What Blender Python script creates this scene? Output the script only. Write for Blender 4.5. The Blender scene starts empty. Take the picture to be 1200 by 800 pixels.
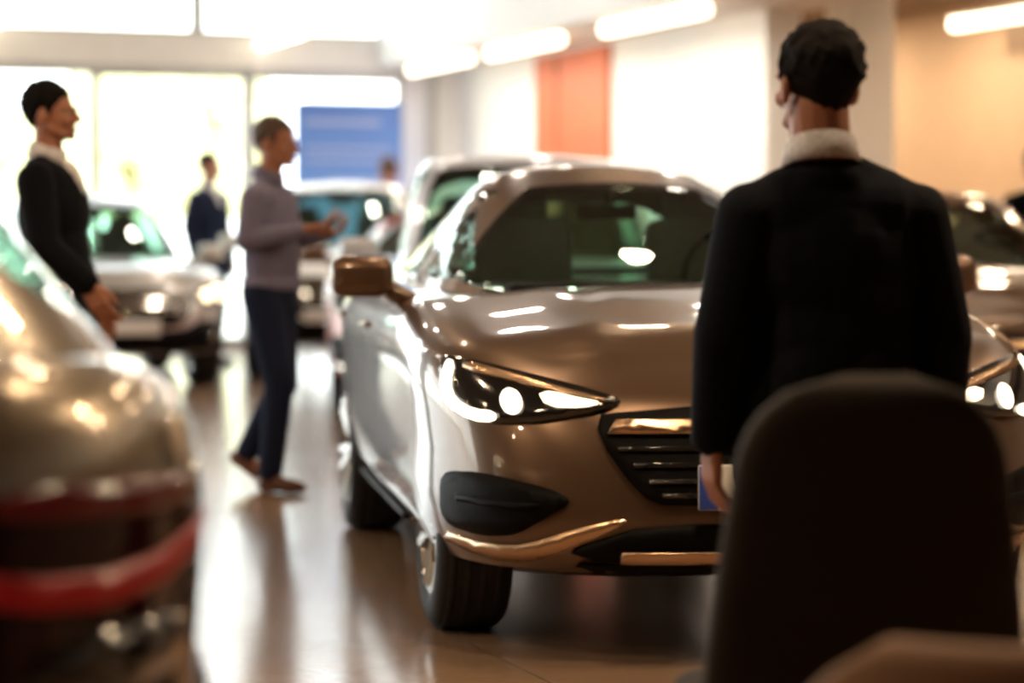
import bpy, bmesh, math, random
from mathutils import Vector, Matrix
from mathutils.bvhtree import BVHTree
random.seed(7)
C = bpy.context.scene.collection
PI = math.pi
F = 2800.0; HC = 1.25; YH = 272.0
AL = math.radians(20.3)          # the showroom is turned against the view

def at(px, py, Z):               # pixel of the photograph -> point at distance Z
    return Vector(((px-600)/F*Z, Z, HC+(YH-py)/F*Z))
def room(u, v, z=0):             # room axes: u to the right wall, v to the window wall
    return Vector((u*math.cos(AL)-v*math.sin(AL), u*math.sin(AL)+v*math.cos(AL), z))
def pix_v(px, u):                # v where the sight line through column px meets the plane u
    r = (px-600)/F
    return u*(math.cos(AL)-r*math.sin(AL))/(math.sin(AL)+r*math.cos(AL))
def pix_u(px, v):
    r = (px-600)/F
    return v*(math.sin(AL)+r*math.cos(AL))/(math.cos(AL)-r*math.sin(AL))

# ------------------------------------------------------------------ materials
def mat(name, col, rough=.5, metal=0., coat=0., emis=None, es=0., noise=None, spec=.5, sheen=0.):
    m = bpy.data.materials.new(name); m.use_nodes = True
    nt = m.node_tree; b = nt.nodes['Principled BSDF']
    b.inputs['Base Color'].default_value = (*col, 1)
    b.inputs['Roughness'].default_value = rough
    b.inputs['Metallic'].default_value = metal
    b.inputs['Coat Weight'].default_value = coat
    b.inputs['Coat Roughness'].default_value = .03
    b.inputs['Specular IOR Level'].default_value = spec
    b.inputs['Sheen Weight'].default_value = sheen
    if emis:
        b.inputs['Emission Color'].default_value = (*emis, 1); b.inputs['Emission Strength'].default_value = es
    if noise:                    # (scale, amount): a procedural mottling of the colour, plus fine bump
        sc, am = noise
        tc = nt.nodes.new('ShaderNodeTexCoord'); n = nt.nodes.new('ShaderNodeTexNoise')
        n.inputs['Scale'].default_value = sc; n.inputs['Detail'].default_value = 4
        r = nt.nodes.new('ShaderNodeValToRGB')
        r.color_ramp.elements[0].position = .3; r.color_ramp.elements[1].position = .7
        r.color_ramp.elements[0].color = (*[c*(1-am) for c in col], 1)
        r.color_ramp.elements[1].color = (*[min(1, c*(1+am)) for c in col], 1)
        nt.links.new(tc.outputs['Object'], n.inputs['Vector']); nt.links.new(n.outputs['Fac'], r.inputs['Fac'])
        nt.links.new(r.outputs['Color'], b.inputs['Base Color'])
        bp = nt.nodes.new('ShaderNodeBump'); bp.inputs['Strength'].default_value = .08; bp.inputs['Distance'].default_value = .01
        nt.links.new(n.outputs['Fac'], bp.inputs['Height']); nt.links.new(bp.outputs['Normal'], b.inputs['Normal'])
    return m
def paint(name, col, metal=.55, rough=.32):
    m = mat(name, col, rough, metal, 1.0)
    nt = m.node_tree; b = nt.nodes['Principled BSDF']
    tc = nt.nodes.new('ShaderNodeTexCoord'); n = nt.nodes.new('ShaderNodeTexNoise')
    n.inputs['Scale'].default_value = 900
    r = nt.nodes.new('ShaderNodeValToRGB')
    r.color_ramp.elements[0].color = (*[c*.85 for c in col], 1); r.color_ramp.elements[1].color = (*[min(1, c*1.15) for c in col], 1)
    nt.links.new(tc.outputs['Object'], n.inputs['Vector']); nt.links.new(n.outputs['Fac'], r.inputs['Fac'])
    nt.links.new(r.outputs['Color'], b.inputs['Base Color'])
    return m
def glass(name, tint, refl=.12, rough=0.0, ior=1.45):
    m = bpy.data.materials.new(name); m.use_nodes = True; nt = m.node_tree; nt.nodes.clear()
    o = nt.nodes.new('ShaderNodeOutputMaterial'); mx = nt.nodes.new('ShaderNodeMixShader')
    t = nt.nodes.new('ShaderNodeBsdfTransparent'); g = nt.nodes.new('ShaderNodeBsdfGlossy')
    fr = nt.nodes.new('ShaderNodeFresnel'); fr.inputs['IOR'].default_value = 1.45
    ge = nt.nodes.new('ShaderNodeNewGeometry'); io = nt.nodes.new('ShaderNodeMath'); io.operation = 'MULTIPLY_ADD'; io.inputs[1].default_value = 1/ior-ior; io.inputs[2].default_value = ior
    nt.links.new(ge.outputs['Backfacing'], io.inputs[0]); nt.links.new(io.outputs[0], fr.inputs['IOR'])
    ad = nt.nodes.new('ShaderNodeMath'); ad.operation = 'MULTIPLY_ADD'; ad.inputs[1].default_value = 1-refl; ad.inputs[2].default_value = refl
    t.inputs['Color'].default_value = (*tint, 1); g.inputs['Roughness'].default_value = rough
    nt.links.new(fr.outputs[0], ad.inputs[0]); nt.links.new(ad.outputs[0], mx.inputs[0])
    nt.links.new(t.outputs[0], mx.inputs[1]); nt.links.new(g.outputs[0], mx.inputs[2]); nt.links.new(mx.outputs[0], o.inputs[0])
    return m
def emit(name, col, s):
    return mat(name, (.8, .8, .8), .5, emis=col, es=s)

M = {}
M['tyre'] = mat('tyre rubber', (.012, .012, .013), .75, noise=(40, .3))
M['rim'] = mat('rim alloy', (.55, .53, .5), .25, .9)
M['chrome'] = mat('chrome', (.75, .68, .6), .12, 1.0)
M['bronze_trim'] = mat('bronze trim', (.62, .42, .27), .25, .9)
M['black'] = mat('black plastic', (.004, .0035, .0035), .5, noise=(60, .2), spec=.08)
M['gloss_black'] = mat('gloss black', (.01, .01, .01), .12, coat=1)
M['well'] = mat('wheel well', (.008, .008, .008), .9)
M['seat'] = mat('dark seat cloth', (.025, .024, .024), .8, noise=(50, .3))
M['lamp_inner'] = mat('lamp reflector', (.35, .33, .3), .18, .9)
M['drl'] = emit('lamp light', (1, .86, .62), 6)
M['projector'] = emit('lamp projector', (1, .8, .5), 5)
M['lens'] = glass('lamp lens', (.95, .95, .95), .06)
M['carglass'] = glass('green car glass', (.84, .97, .90), .02, 0, 1.24)
M['darkglass'] = glass('dark car glass', (.78, .94, .86), .03, 0, 1.3)
M['plate'] = mat('plate white', (.75, .73, .7), .45)
M['plate_blue'] = mat('plate blue', (.03, .09, .5), .45)
M['amber'] = mat('amber glass', (.7, .22, .04), .15, coat=1)
M['tail_red'] = mat('tail lamp red', (.09, .002, .004), .2, coat=.3, emis=(1, .02, .03), es=.02)
M['tail_dark'] = mat('tail lamp dark red', (.03, .002, .004), .15, coat=.5)
M['tail_bright'] = mat('tail lamp bar', (.36, .002, .004), .3, coat=.15, emis=(1, .01, .015), es=.06)

# ------------------------------------------------------------------ object helpers
def link(o, parent=None):
    C.objects.link(o)
    if parent: o.parent = parent
    return o
def finish(name, bm, m, parent=None, smooth=True):
    bmesh.ops.recalc_face_normals(bm, faces=bm.faces)
    me = bpy.data.meshes.new(name); bm.to_mesh(me); bm.free()
    for p in me.polygons: p.use_smooth = smooth
    for mm in (m if isinstance(m, (list, tuple)) else [m]): me.materials.append(mm)
    return link(bpy.data.objects.new(name, me), parent)
def thing(name, label, cat, loc=(0, 0, 0), rotz=0, group=None):
    o = bpy.data.objects.new(name, None); C.objects.link(o); o.empty_display_size = .2
    o.location = loc; o.rotation_euler = (0, 0, rotz); o['label'] = label; o['category'] = cat
    if group: o['group'] = group
    return o
def tag(o, label, cat, group=None, kind=None):
    o['label'] = label; o['category'] = cat
    if group: o['group'] = group
    if kind: o['kind'] = kind
    return o
def struct(o, label=None):
    o['kind'] = 'structure'
    if label: o['label'] = label
    return o
def box(bm, c, s, rot=None, bev=0, seg=2):
    """box of full size s about c, optional rotation matrix and bevel"""
    r = bmesh.ops.create_cube(bm, size=1)
    vs = r['verts']
    for v in vs: v.co = Vector((v.co.x*s[0], v.co.y*s[1], v.co.z*s[2]))
    if bev:
        es = list({e for v in vs for e in v.link_edges})
        g = bmesh.ops.bevel(bm, geom=es, offset=bev, segments=seg, affect='EDGES', profile=.5)
        vs = list({v for f in g['faces'] for v in f.verts} | {v for v in vs if v.is_valid})
        fs = set(); stack = list(vs)
        seen = set(vs)
        while stack:
            v = stack.pop()
            for e in v.link_edges:
                w = e.other_vert(v)
                if w not in seen: seen.add(w); stack.append(w)
        vs = list(seen)
    for v in vs:
        co = v.co
        if rot is not None: co = rot @ co
        v.co = co + Vector(c)
    return vs
def boxroom(bm, u0, u1, v0, v1, z0, z1):
    """box in room axes, written in world coordinates"""
    R = Matrix.Rotation(AL, 3, 'Z')
    c = room((u0+u1)/2, (v0+v1)/2, (z0+z1)/2)
    return box(bm, c, (abs(u1-u0), abs(v1-v0), abs(z1-z0)), R)
def sphere(bm, c, r, seg=16, rot=None):
    if not hasattr(r, '__len__'): r = (r, r, r)
    g = bmesh.ops.create_uvsphere(bm, u_segments=seg, v_segments=max(6, seg*2//3), radius=1)
    for v in g['verts']:
        co = Vector((v.co.x*r[0], v.co.y*r[1], v.co.z*r[2]))
        if rot is not None: co = rot @ co
        v.co = co + Vector(c)
def capsule(bm, a, b, ra, rb, seg=14):
    """tapered limb: hull of two balls"""
    a = Vector(a); b = Vector(b); t = bmesh.new()
    sphere(t, a, ra, seg); sphere(t, b, rb, seg)
    bmesh.ops.convex_hull(t, input=t.verts[:])
    junk = [v for v in t.verts if not v.link_faces]
    bmesh.ops.delete(t, geom=junk, context='VERTS')
    me = bpy.data.meshes.new('t'); t.to_mesh(me); t.free(); bm.from_mesh(me); bpy.data.meshes.remove(me)
def tube(bm, pts, r, seg=10):
    pts = [Vector(p) for p in pts]; rings = []
    for i, p in enumerate(pts):
        d = (pts[min(i+1, len(pts)-1)]-pts[max(i-1, 0)]).normalized()
        n = d.orthogonal().normalized() if i == 0 else (n0 - d*n0.dot(d)).normalized()
        n0 = n; b = d.cross(n); rr = r[i] if hasattr(r, '__len__') else r
        rings.append([bm.verts.new(p + (n*math.cos(2*PI*k/seg)+b*math.sin(2*PI*k/seg))*rr) for k in range(seg)])
    for i in range(len(rings)-1):
        for k in range(seg): bm.faces.new((rings[i][k], rings[i][(k+1) % seg], rings[i+1][(k+1) % seg], rings[i+1][k]))
    bm.faces.new(rings[0][::-1]); bm.faces.new(rings[-1])
def lathe(bm, prof, seg=40, axis='Y', c=(0, 0, 0)):
    """closed profile of (radius, offset along axis) turned about the axis"""
    rings = []
    for (r, h) in prof:
        ring = []
        for k in range(seg):
            a = 2*PI*k/seg
            p = {'Y': (r*math.cos(a), h, r*math.sin(a)), 'Z': (r*math.cos(a), r*math.sin(a), h)}[axis]
            ring.append(bm.verts.new(Vector(p)+Vector(c)))
        rings.append(ring)
    n = len(rings)
    for i in range(n):
        A = rings[i]; B = rings[(i+1) % n]
        for k in range(seg): bm.faces.new((A[k], A[(k+1) % seg], B[(k+1) % seg], B[k]))
def chaikin(poly, n=2, cut=.25):
    P = [Vector(p) for p in poly]
    for _ in range(n):
        Q = []
        for i in range(len(P)):
            a, b = P[i], P[(i+1) % len(P)]
            Q += [a.lerp(b, cut), a.lerp(b, 1-cut)]
        P = Q
    return P
def apply_mods(o):
    """bake the modifiers of o into its mesh"""
    dg = bpy.context.evaluated_depsgraph_get(); dg.update()
    me = bpy.data.meshes.new_from_object(o.evaluated_get(dg), depsgraph=dg)
    old = o.data; o.modifiers.clear(); o.data = me
    bpy.data.meshes.remove(old)
    return o
def drop(o):
    me = o.data; bpy.data.objects.remove(o); bpy.data.meshes.remove(me)
def interp(tab, x):
    if x <= tab[0][0]: return tab[0][1]
    for (x0, y0), (x1, y1) in zip(tab, tab[1:]):
        if x <= x1:
            t = (x-x0)/(x1-x0); t = t*t*(3-2*t)*.4+t*.6
            return y0+(y1-y0)*t
    return tab[-1][1]

# ------------------------------------------------------------------ cars
def outline(xf, xr, w, cf, cr, nf, nr, q=22, st=16):
    """half plan outline from nose centre to tail centre: superellipse nose, straight flank, superellipse tail"""
    pts = []
    for i in range(q+1):
        th = PI/2*i/q
        pts.append((cf+(xf-cf)*abs(math.cos(th))**(2/nf), w*abs(math.sin(th))**(2/nf)))
    for i in range(1, st): pts.append((cf+(cr-cf)*i/st, w))
    for i in range(q, -1, -1):
        th = PI/2*i/q
        pts.append((cr-(cr-xr)*abs(math.cos(th))**(2/nr), w*abs(math.sin(th))**(2/nr)))
    return pts
def shell_mesh(levels, zfun, ax, crown, cf, cr, nf, nr, rows=9, crease=None, cap=True):
    """levels: (k, xf, xr, w); zfun(k, x, y); ax: ends of the centre line the top closes onto"""
    bm = bmesh.new(); grid = []
    for (k, xf, xr, w) in levels:
        ca, cb_ = (cf, cr) if cf is not None else (xf-min(.62, (xf-xr)*.46), xr+min(.62, (xf-xr)*.46))
        h = outline(xf, xr, w, ca, cb_, nf, nr)
        loop = h + [(x, -y) for (x, y) in h[-2:0:-1]]
        grid.append([bm.verts.new((x, y, zfun(k, x, y))) for (x, y) in loop])
    k, xf, xr, w = levels[-1]; h = outline(xf, xr, w, ca, cb_, nf, nr); loop = h + [(x, -y) for (x, y) in h[-2:0:-1]]
    for r in range(1, rows+1):
        t = r/rows
        if r == rows: t = .992
        row = []
        for (x, y) in loop:
            X = x+(min(max(x, ax[1]), ax[0])-x)*t; Y = y*(1-t)
            z = zfun(k, X, Y)+crown(X)*(1-(1-t)**2)
            if crease: z += crease(X, abs(Y))
            row.append(bm.verts.new((X, Y, z)))
        grid.append(row)
    n = len(loop)
    for a, b in zip(grid, grid[1:]):
        for i in range(n): bm.faces.new((a[i], a[(i+1) % n], b[(i+1) % n], b[i]))
    last = grid[-1]; half = n//2
    for i in range(half):
        a, b = last[i], last[i+1]; c, d = last[(-i-1) % n], last[(-i) % n]
        vs = [];
        for v in (a, b, c, d):
            if v not in vs: vs.append(v)
        if len(vs) > 2: bm.faces.new(vs)
    if cap: bm.faces.new(grid[0])
    bmesh.ops.recalc_face_normals(bm, faces=bm.faces)
    return bm
def prism(bm, poly, frame, d0, d1):
    """poly of 2D points in frame (origin, a, b, normal) pushed from d0 to d1 along the normal"""
    o, a, b, n = frame
    A = [bm.verts.new(o+a*p[0]+b*p[1]+n*d0) for p in poly]; B = [bm.verts.new(o+a*p[0]+b*p[1]+n*d1) for p in poly]
    bm.faces.new(A[::-1]); bm.faces.new(B)
    for i in range(len(A)):
        j = (i+1) % len(A); bm.faces.new((A[i], A[j], B[j], B[i]))
def inside(poly, x, y):
    c = False; n = len(poly)
    for i in range(n):
        a, b = poly[i], poly[(i+1) % n]
        if (a[1] > y) != (b[1] > y) and x < (b[0]-a[0])*(y-a[1])/(b[1]-a[1])+a[0]: c = not c
    return c
def cut_window(bm, poly, frame, cond):
    """open a window-shaped hole in an open surface: slice along each edge of poly, then drop what lies inside"""
    o, a, b, n = frame
    P = [Vector((p[0], p[1])) for p in poly]
    x0, x1 = min(p.x for p in P)-.12, max(p.x for p in P)+.12; y0, y1 = min(p.y for p in P)-.12, max(p.y for p in P)+.12
    def near(f):
        c = f.calc_center_median(); q = c-o
        return cond(c) and x0 < q.dot(a) < x1 and y0 < q.dot(b) < y1
    for i in range(len(P)):
        p, q = P[i], P[(i+1) % len(P)]; d = q-p
        if d.length < 1e-5: continue
        d.normalize(); no = a*d.y-b*d.x; m_ = (p+q)/2; L = (q-p).length/2+.10
        fs = []
        for f in bm.faces:
            if not near(f): continue
            c = f.calc_center_median()-o
            if (Vector((c.dot(a), c.dot(b)))-m_).length < L: fs.append(f)
        g = set(fs)
        for f in fs: g.update(f.edges); g.update(f.verts)
        bmesh.ops.bisect_plane(bm, geom=list(g), dist=1e-5, plane_co=o+a*p.x+b*p.y, plane_no=no)
    kill = []
    for f in bm.faces:
        c = f.calc_center_median()
        if cond(c) and inside(P, (c-o).dot(a), (c-o).dot(b)): kill.append(f)
    bmesh.ops.delete(bm, geom=kill, context='FACES')
def patch(name, tree, poly, frame, m, parent, off=.004, depth=.012, edge=.05, smooth=True, far=9.0):
    """a panel that follows the body: poly is laid on the surface along frame's normal"""
    o, a, b, n = frame
    bm = bmesh.new()
    f = bm.faces.new([bm.verts.new((p[0], p[1], 0)) for p in poly])
    bmesh.ops.triangulate(bm, faces=[f])
    for _ in range(7):
        es = [e for e in bm.edges if e.calc_length() > edge]
        if not es: break
        bmesh.ops.subdivide_edges(bm, edges=es, cuts=1, use_grid_fill=False)
        bmesh.ops.triangulate(bm, faces=[q for q in bm.faces if len(q.verts) > 3])
    for v in bm.verts:
        p = o+a*v.co.x+b*v.co.y
        hit, nn, idx, dist = tree.ray_cast(p+n*far, -n, far*2)
        if hit is None:
            hit, nn, idx, dist = tree.find_nearest(p)
        v.co = hit+n*off
    bmesh.ops.recalc_face_normals(bm, faces=bm.faces)
    fs = bm.faces[:]
    if fs and sum((q.normal.dot(n)*q.calc_area() for q in fs)) < 0: bmesh.ops.reverse_faces(bm, faces=fs)
    g = bmesh.ops.extrude_face_region(bm, geom=fs)
    for v in [x for x in g['geom'] if isinstance(x, bmesh.types.BMVert)]: v.co += n*depth
    bm.normal_update()
    return finish(name, bm, m, parent, smooth)
def fr_front(): return (Vector((0, 0, 0)), Vector((0, 1, 0)), Vector((0, 0, 1)), Vector((1, 0, 0)))
def fr_rear(): return (Vector((0, 0, 0)), Vector((0, 1, 0)), Vector((0, 0, 1)), Vector((-1, 0, 0)))
def fr_side(s): return (Vector((0, 0, 0)), Vector((1, 0, 0)), Vector((0, 0, 1)), Vector((0, s, 0)))
def fr_diag(s, deg, z=0, back=False):
    """frame looking at a front (or rear) corner; first coordinate runs outwards round the corner"""
    t = math.radians(deg); k = -1 if back else 1
    n = Vector((k*math.cos(t), s*math.sin(t), 0)); a = Vector((-k*math.sin(t), s*math.cos(t), 0))
    return (Vector((0, 0, 0)), a, Vector((0, 0, 1)), n)

def wheel_parts(parent, x, y, R, W, s, rim_mat):
    bm = bmesh.new()
    t = W/2
    prof = [(R*.66, -t*.9), (R*.8, -t*1.0), (R*.93, -t*.96), (R*.985, -t*.8), (R, -t*.5), (R, t*.5), (R*.985, t*.8), (R*.93, t*.96), (R*.8, t*1.0), (R*.66, t*.9)]
    lathe(bm, prof, 48)
    for k in range(4):            # tread grooves as raised ribs
        yy = -t*.6+k*t*.4
        lathe(bm, [(R*.99, yy-.012), (R*1.006, yy-.01), (R*1.006, yy+.01), (R*.99, yy+.012)], 48)
    w = finish('wheel', bm, M['tyre'], parent); w.location = (x, y, R)
    bm = bmesh.new()
    lathe(bm, [(R*.60, -t*.85), (R*.69, -t*.9), (R*.69, t*.92), (R*.64, t*.96), (R*.60, t*.8)], 40)
    for k in range(10):
        a = 2*PI*k/10 + (.13 if k % 2 else -.13)
        p0 = Vector((math.cos(a)*R*.1, t*.62, math.sin(a)*R*.1)); p1 = Vector((math.cos(a)*R*.63, t*.85, math.sin(a)*R*.63))
        d = (p1-p0); L = d.length; d.normalize()
        q = d.to_track_quat('X', 'Y').to_matrix()
        box(bm, (p0+p1)/2, (L, .03, .042), q)
    lathe(bm, [(.001, t*.5), (R*.2, t*.5), (R*.2, t*.75), (.001, t*.8)], 24)
    r = finish('rim', bm, rim_mat, w, smooth=False)
    bm = bmesh.new(); lathe(bm, [(R*.12, -t*.1), (R*.46, -t*.1), (R*.46, t*.15), (R*.12, t*.15)], 32)
    finish('brake_disc', bm, M['lamp_inner'], w)
    if s < 0: w.rotation_euler = (0, 0, PI)
    return w

def make_car(name, label, p, loc, rotz, group=None):
    """p: shape and colours. Local axes: x forward, y to the car's left, z up, origin on the floor under the front axle"""
    car = thing(name, label, 'car', loc, rotz, group)
    WB = p['wb']; W = p['w']; fo = p['fo']; ro = p['ro']; zt = p['zs']; zr = p['roof']; zb = p.get('zb', .2); R = p.get('R', .335)
    xn, xt = fo, -WB-ro
    zs = lambda x: interp(zt, x)
    cf, cr = p.get('cf', -.08), -WB+.2
    lev = [(0, xn-.20, xt+.22, W-.10), (.05, xn-.06, xt+.08, W-.05), (.16, xn, xt+.01, W-.022), (.34, xn+.015, xt, W-.008), (.52, xn+.005, xt+.02, W-.012), (.68, xn-.03, xt+.04, W),
           (.80, xn-.065, xt+.05, W+.004), (.90, xn-.11, xt+.07, W-.012), (.965, xn-.17, xt+.10, W-.045), (1, xn-.26, xt+.16, W-.10)]
    zf = lambda k, x, y: zb+k*(zs(x)-zb)
    cx0, cx1 = p['cowl'], p['back']
    def crease(x, y):
        if x < cx0-.1: return 0
        f = min(1, (x-cx0+.1)/.4)
        yc = .46+.10*(x-.6)*-.3
        d = y-yc
        return f*(.016*math.exp(-(d/.05)**2) - .006*math.exp(-(y/.25)**2))
    bm = shell_mesh(lev, zf, (xn-.55, xt+.5), lambda x: .055 if x > cx0 else .03, cf, cr, p.get('nf', 3.1), p.get('nr', 3.2), crease=crease)
    body = finish('body', bm, [p['paint'], M['well']], car)
    tree = BVHTree.FromObject(body, bpy.context.evaluated_depsgraph_get())
    # wheel arches
    bm = bmesh.new()
    for xx in (0, -WB):
        for s in (1, -1):
            y0, y1 = s*(W-.36), s*(W+.2)
            n0 = len(bm.verts)
            q = 40
            A = []; B = []
            for i in range(q):
                a = 2*PI*i/q; rr = R+.055
                A.append(bm.verts.new((xx+rr*math.cos(a), y0, R+.01+rr*math.sin(a)))); B.append(bm.verts.new((xx+rr*math.cos(a), y1, R+.01+rr*math.sin(a))))
            bm.faces.new(A); bm.faces.new(B[::-1])
            for i in range(q): bm.faces.new((A[i], B[i], B[(i+1) % q], A[(i+1) % q]))
    cut = finish('cut', bm, M['well'])
    md = body.modifiers.new('b', 'BOOLEAN'); md.operation = 'DIFFERENCE'; md.object = cut; md.solver = 'EXACT'; md.material_mode = 'TRANSFER'
    apply_mods(body); drop(cut)
    body.data.polygons.foreach_set('use_smooth', [len(f.vertices) <= 4 or f.material_index == 0 for f in body.data.polygons])
    em = body.modifiers.new('e', 'EDGE_SPLIT'); em.split_angle = math.radians(35)
    for xx in (0, -WB):
        for s in (1, -1):
            wheel_parts(car, xx, s*(W-(p.get('fin', .15) if xx == 0 else .125)), R, p.get('tw', .235), s, p.get('rim', M['rim']))
    # cabin
    gw0, gw1 = p['gw0'], p['gw1']
    rf, rr_ = p['rf'], p['rb']                    # ends of the roof
    glev = []
    for k in (0, .12, .25, .4, .55, .7, .82, .91, .965, 1):
        e = k**1.0
        ro_ = 0 if k < .8 else ((k-.8)/.2)**2
        glev.append((k, cx0+(rf-cx0)*(e*.94+.06*k*k)-ro_*.10, cx1+(rr_-cx1)*(e*.9+.1*k*k)+ro_*.10, gw0+(gw1-gw0)*(e*.75+.25*k*k)-ro_*.055))
    zroof = lambda x: interp([(rr_-.3, zr-p.get('rdrop', .05)), ((rf+rr_)/2, zr), (rf+.25, zr-.035)], x)
    gz = lambda k, x, y: (zs(x)-.035)*(1-k)+(zroof(x)-.03)*k
    gbm = shell_mesh(glev, gz, (rf-.30, rr_+.30), lambda x: .035, None, None, p.get('gnf', 2.9), p.get('gnr', 2.9), rows=8, cap=False)
    cab = finish('roof_and_pillars', gbm, [p.get('paint_roof', p['paint']), M['black']], car)
    gtree = BVHTree.FromObject(cab, bpy.context.evaluated_depsgraph_get())
    zc = zs(cx0)
    tz = zr-p.get('band', .10)
    ws = chaikin([(p['wb0'], zc+.02), (p['wb0']*.985, zc+.10), (p['wt0'], tz-.01), (p['wt0']*.75, tz+.015), (0, tz+.025), (-p['wt0']*.75, tz+.015), (-p['wt0'], tz-.01), (-p['wb0']*.985, zc+.10), (-p['wb0'], zc+.02), (-p['wb0']*.5, zc+.005), (0, zc), (p['wb0']*.5, zc+.005)], 2)
    zrr = zs(cx1)
    rw = chaikin([(p['wb0']*.95, zrr+.07), (p['wt0']*.98, tz-.03), (0, tz-.005), (-p['wt0']*.98, tz-.03), (-p['wb0']*.95, zrr+.07), (0, zrr+.05)], 2)
    # side windows, front and rear door
    zbelt = lambda x: zs(x)+.035
    xa = cx0-.42; xb = p['bp']; xc_ = cx1+.42
    tw = lambda x: zroof(x)-.085
    fw = [(xa, zbelt(xa)+.01), (xa+(rf-cx0)*.55, (zbelt(xa)+tw(rf))/2+.06), (rf-.12, tw(rf)-.005), (xb+.05, tw(xb)), (xb+.05, zbelt(xb))]
    bw = [(xb-.05, zbelt(xb)), (xb-.05, tw(xb)), (rr_+.1, tw(rr_)-.02), (xc_+(rr_-cx1)*.25, (zbelt(xc_)+tw(rr_))/2+.03), (xc_, zbelt(xc_)+.02)]
    fw = chaikin(fw, 2, .15); bw = chaikin(bw, 2, .15)
    mid = (rf+rr_)/2
    bm = bmesh.new(); bm.from_mesh(cab.data)
    cut_window(bm, ws, fr_front(), lambda c: c.x > mid)
    cut_window(bm, rw, fr_rear(), lambda c: c.x < mid)
    for s in (1, -1):
        cut_window(bm, fw, fr_side(s), lambda c: c.y*s > .2); cut_window(bm, bw, fr_side(s), lambda c: c.y*s > .2)
    bm.to_mesh(cab.data); bm.free()
    for q_ in cab.data.polygons: q_.use_smooth = True
    sm = cab.modifiers.new('s', 'SOLIDIFY'); sm.thickness = .03; sm.offset = -1; sm.use_rim = True; sm.material_offset = 1; sm.material_offset_rim = 1
    apply_mods(cab)
    em = cab.modifiers.new('e', 'EDGE_SPLIT'); em.split_angle = math.radians(30)
    gl = p.get('glass', M['carglass']); rg = p.get('rear_glass', M['darkglass'])
    fd = (Vector((0, 0, 0)), Vector((0, 1, 0)), Vector((0, 0, 1)), Vector((1, 0, 0)))
    patch('windscreen', gtree, ws, fd, gl, car, off=-.008, depth=.006)
    patch('rear_window', gtree, rw, fr_rear(), rg, car, off=-.008, depth=.006)
    for s in (1, -1):
        patch('side_window', gtree, fw, fr_side(s), gl, car, off=-.006, depth=.005)
        patch('side_window', gtree, bw, fr_side(s), rg, car, off=-.006, depth=.005)
    # inside
    bm = bmesh.new()
    box(bm, (cx0-.42, 0, zc+.0), (.52, 1.15, .09), None, .03)
    finish('dashboard', bm, M['black'], car)
    for s in (1, -1):
        bm = bmesh.new(); xs = cx0-1.28
        Rm = Matrix.Rotation(-.22, 3, 'Y')
        box(bm, (xs, s*.36, zs(xs)+.06), (.13, .42, .40), Rm, .055, 3)
        st = finish('seat', bm, M['seat'], car)
        bm = bmesh.new()
        box(bm, (xs-.08, s*.36, zs(xs)+.29), (.09, .25, .15), Rm, .04, 3); tube(bm, [(xs-.06, s*.36-.06, zs(xs)+.2), (xs-.07, s*.36-.06, zs(xs)+.3)], .008); tube(bm, [(xs-.06, s*.36+.06, zs(xs)+.2), (xs-.07, s*.36+.06, zs(xs)+.3)], .008)
        finish('headrest', bm, M['seat'], st)
    bm = bmesh.new()
    pts = []
    for i in range(25):
        a = 2*PI*i/24; pts.append(Vector((cx0-.72+.07*math.sin(a), .35+.18*math.cos(a), zc+.07+.17*math.sin(a))))
    tube(bm, pts, .013, 8); finish('steering_wheel', bm, M['black'], car)
    bm = bmesh.new(); box(bm, (rf-.05+.02, 0, tz-.09), (.02, .24, .06), None, .01); tube(bm, [(rf-.03, 0, tz-.06), (rf-.06, 0, tz+.0)], .01); finish('rear_view_mirror', bm, M['black'], car)
    # mirrors
    for s in (1, -1):
        bm = bmesh.new(); xm = cx0-.36
        my = p['mw']
        box(bm, (xm, s*my, zs(xm)+.06), (.12, .22, .145), Matrix.Rotation(s*.18, 3, 'Z'), .045, 3)
        tube(bm, [(xm-.0, s*(W-.12), zs(xm)-.05), (xm, s*(my-.05), zs(xm)+.04)], [.04, .03], 8)
        mo = finish('door_mirror', bm, p.get('mirror', p['paint']), car)
        bm = bmesh.new(); box(bm, (xm-.062, s*my, zs(xm)+.06), (.006, .18, .11), Matrix.Rotation(s*.18, 3, 'Z'), .002)
        finish('mirror_glass', bm, M['chrome'], mo)
    # handles, sills, door gaps
    for s in (1, -1):
        for xx in (xb+.18, xb-.92):
            bm = bmesh.new(); yy = W-.02
            tube(bm, [(xx, s*(yy-.01), zs(xx)-.14), (xx+.02, s*(yy+.03), zs(xx)-.14), (xx+.18, s*(yy+.03), zs(xx)-.14), (xx+.2, s*(yy-.01), zs(xx)-.14)], .012, 8)
            finish('door_handle', bm, p.get('handle', p['paint']), car)
        sill = [(-R-.1, .22), (-R-.1, .30), (-WB+R+.1, .30), (-WB+R+.1, .22)]
        patch('sill', tree, sill, fr_side(s), M['black'], car, .004, .015, .2)
    return car, tree, gtree
def sym(poly, s, sy=1, sz=1): return [(s*y*sy, z*sz) for (y, z) in poly]
def ribbon(pts, wd):
    """2D stroke polygon of width wd along pts"""
    P = [Vector(p) for p in pts]; L = []; Rr = []
    for i, p in enumerate(P):
        d = (P[min(i+1, len(P)-1)]-P[max(i-1, 0)]).normalized(); n = Vector((-d.y, d.x)); w = wd[i] if hasattr(wd, '__len__') else wd
        L.append(p+n*w/2); Rr.append(p-n*w/2)
    return L+Rr[::-1]
def child_of(o, parent): o.parent = parent; return o

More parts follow.
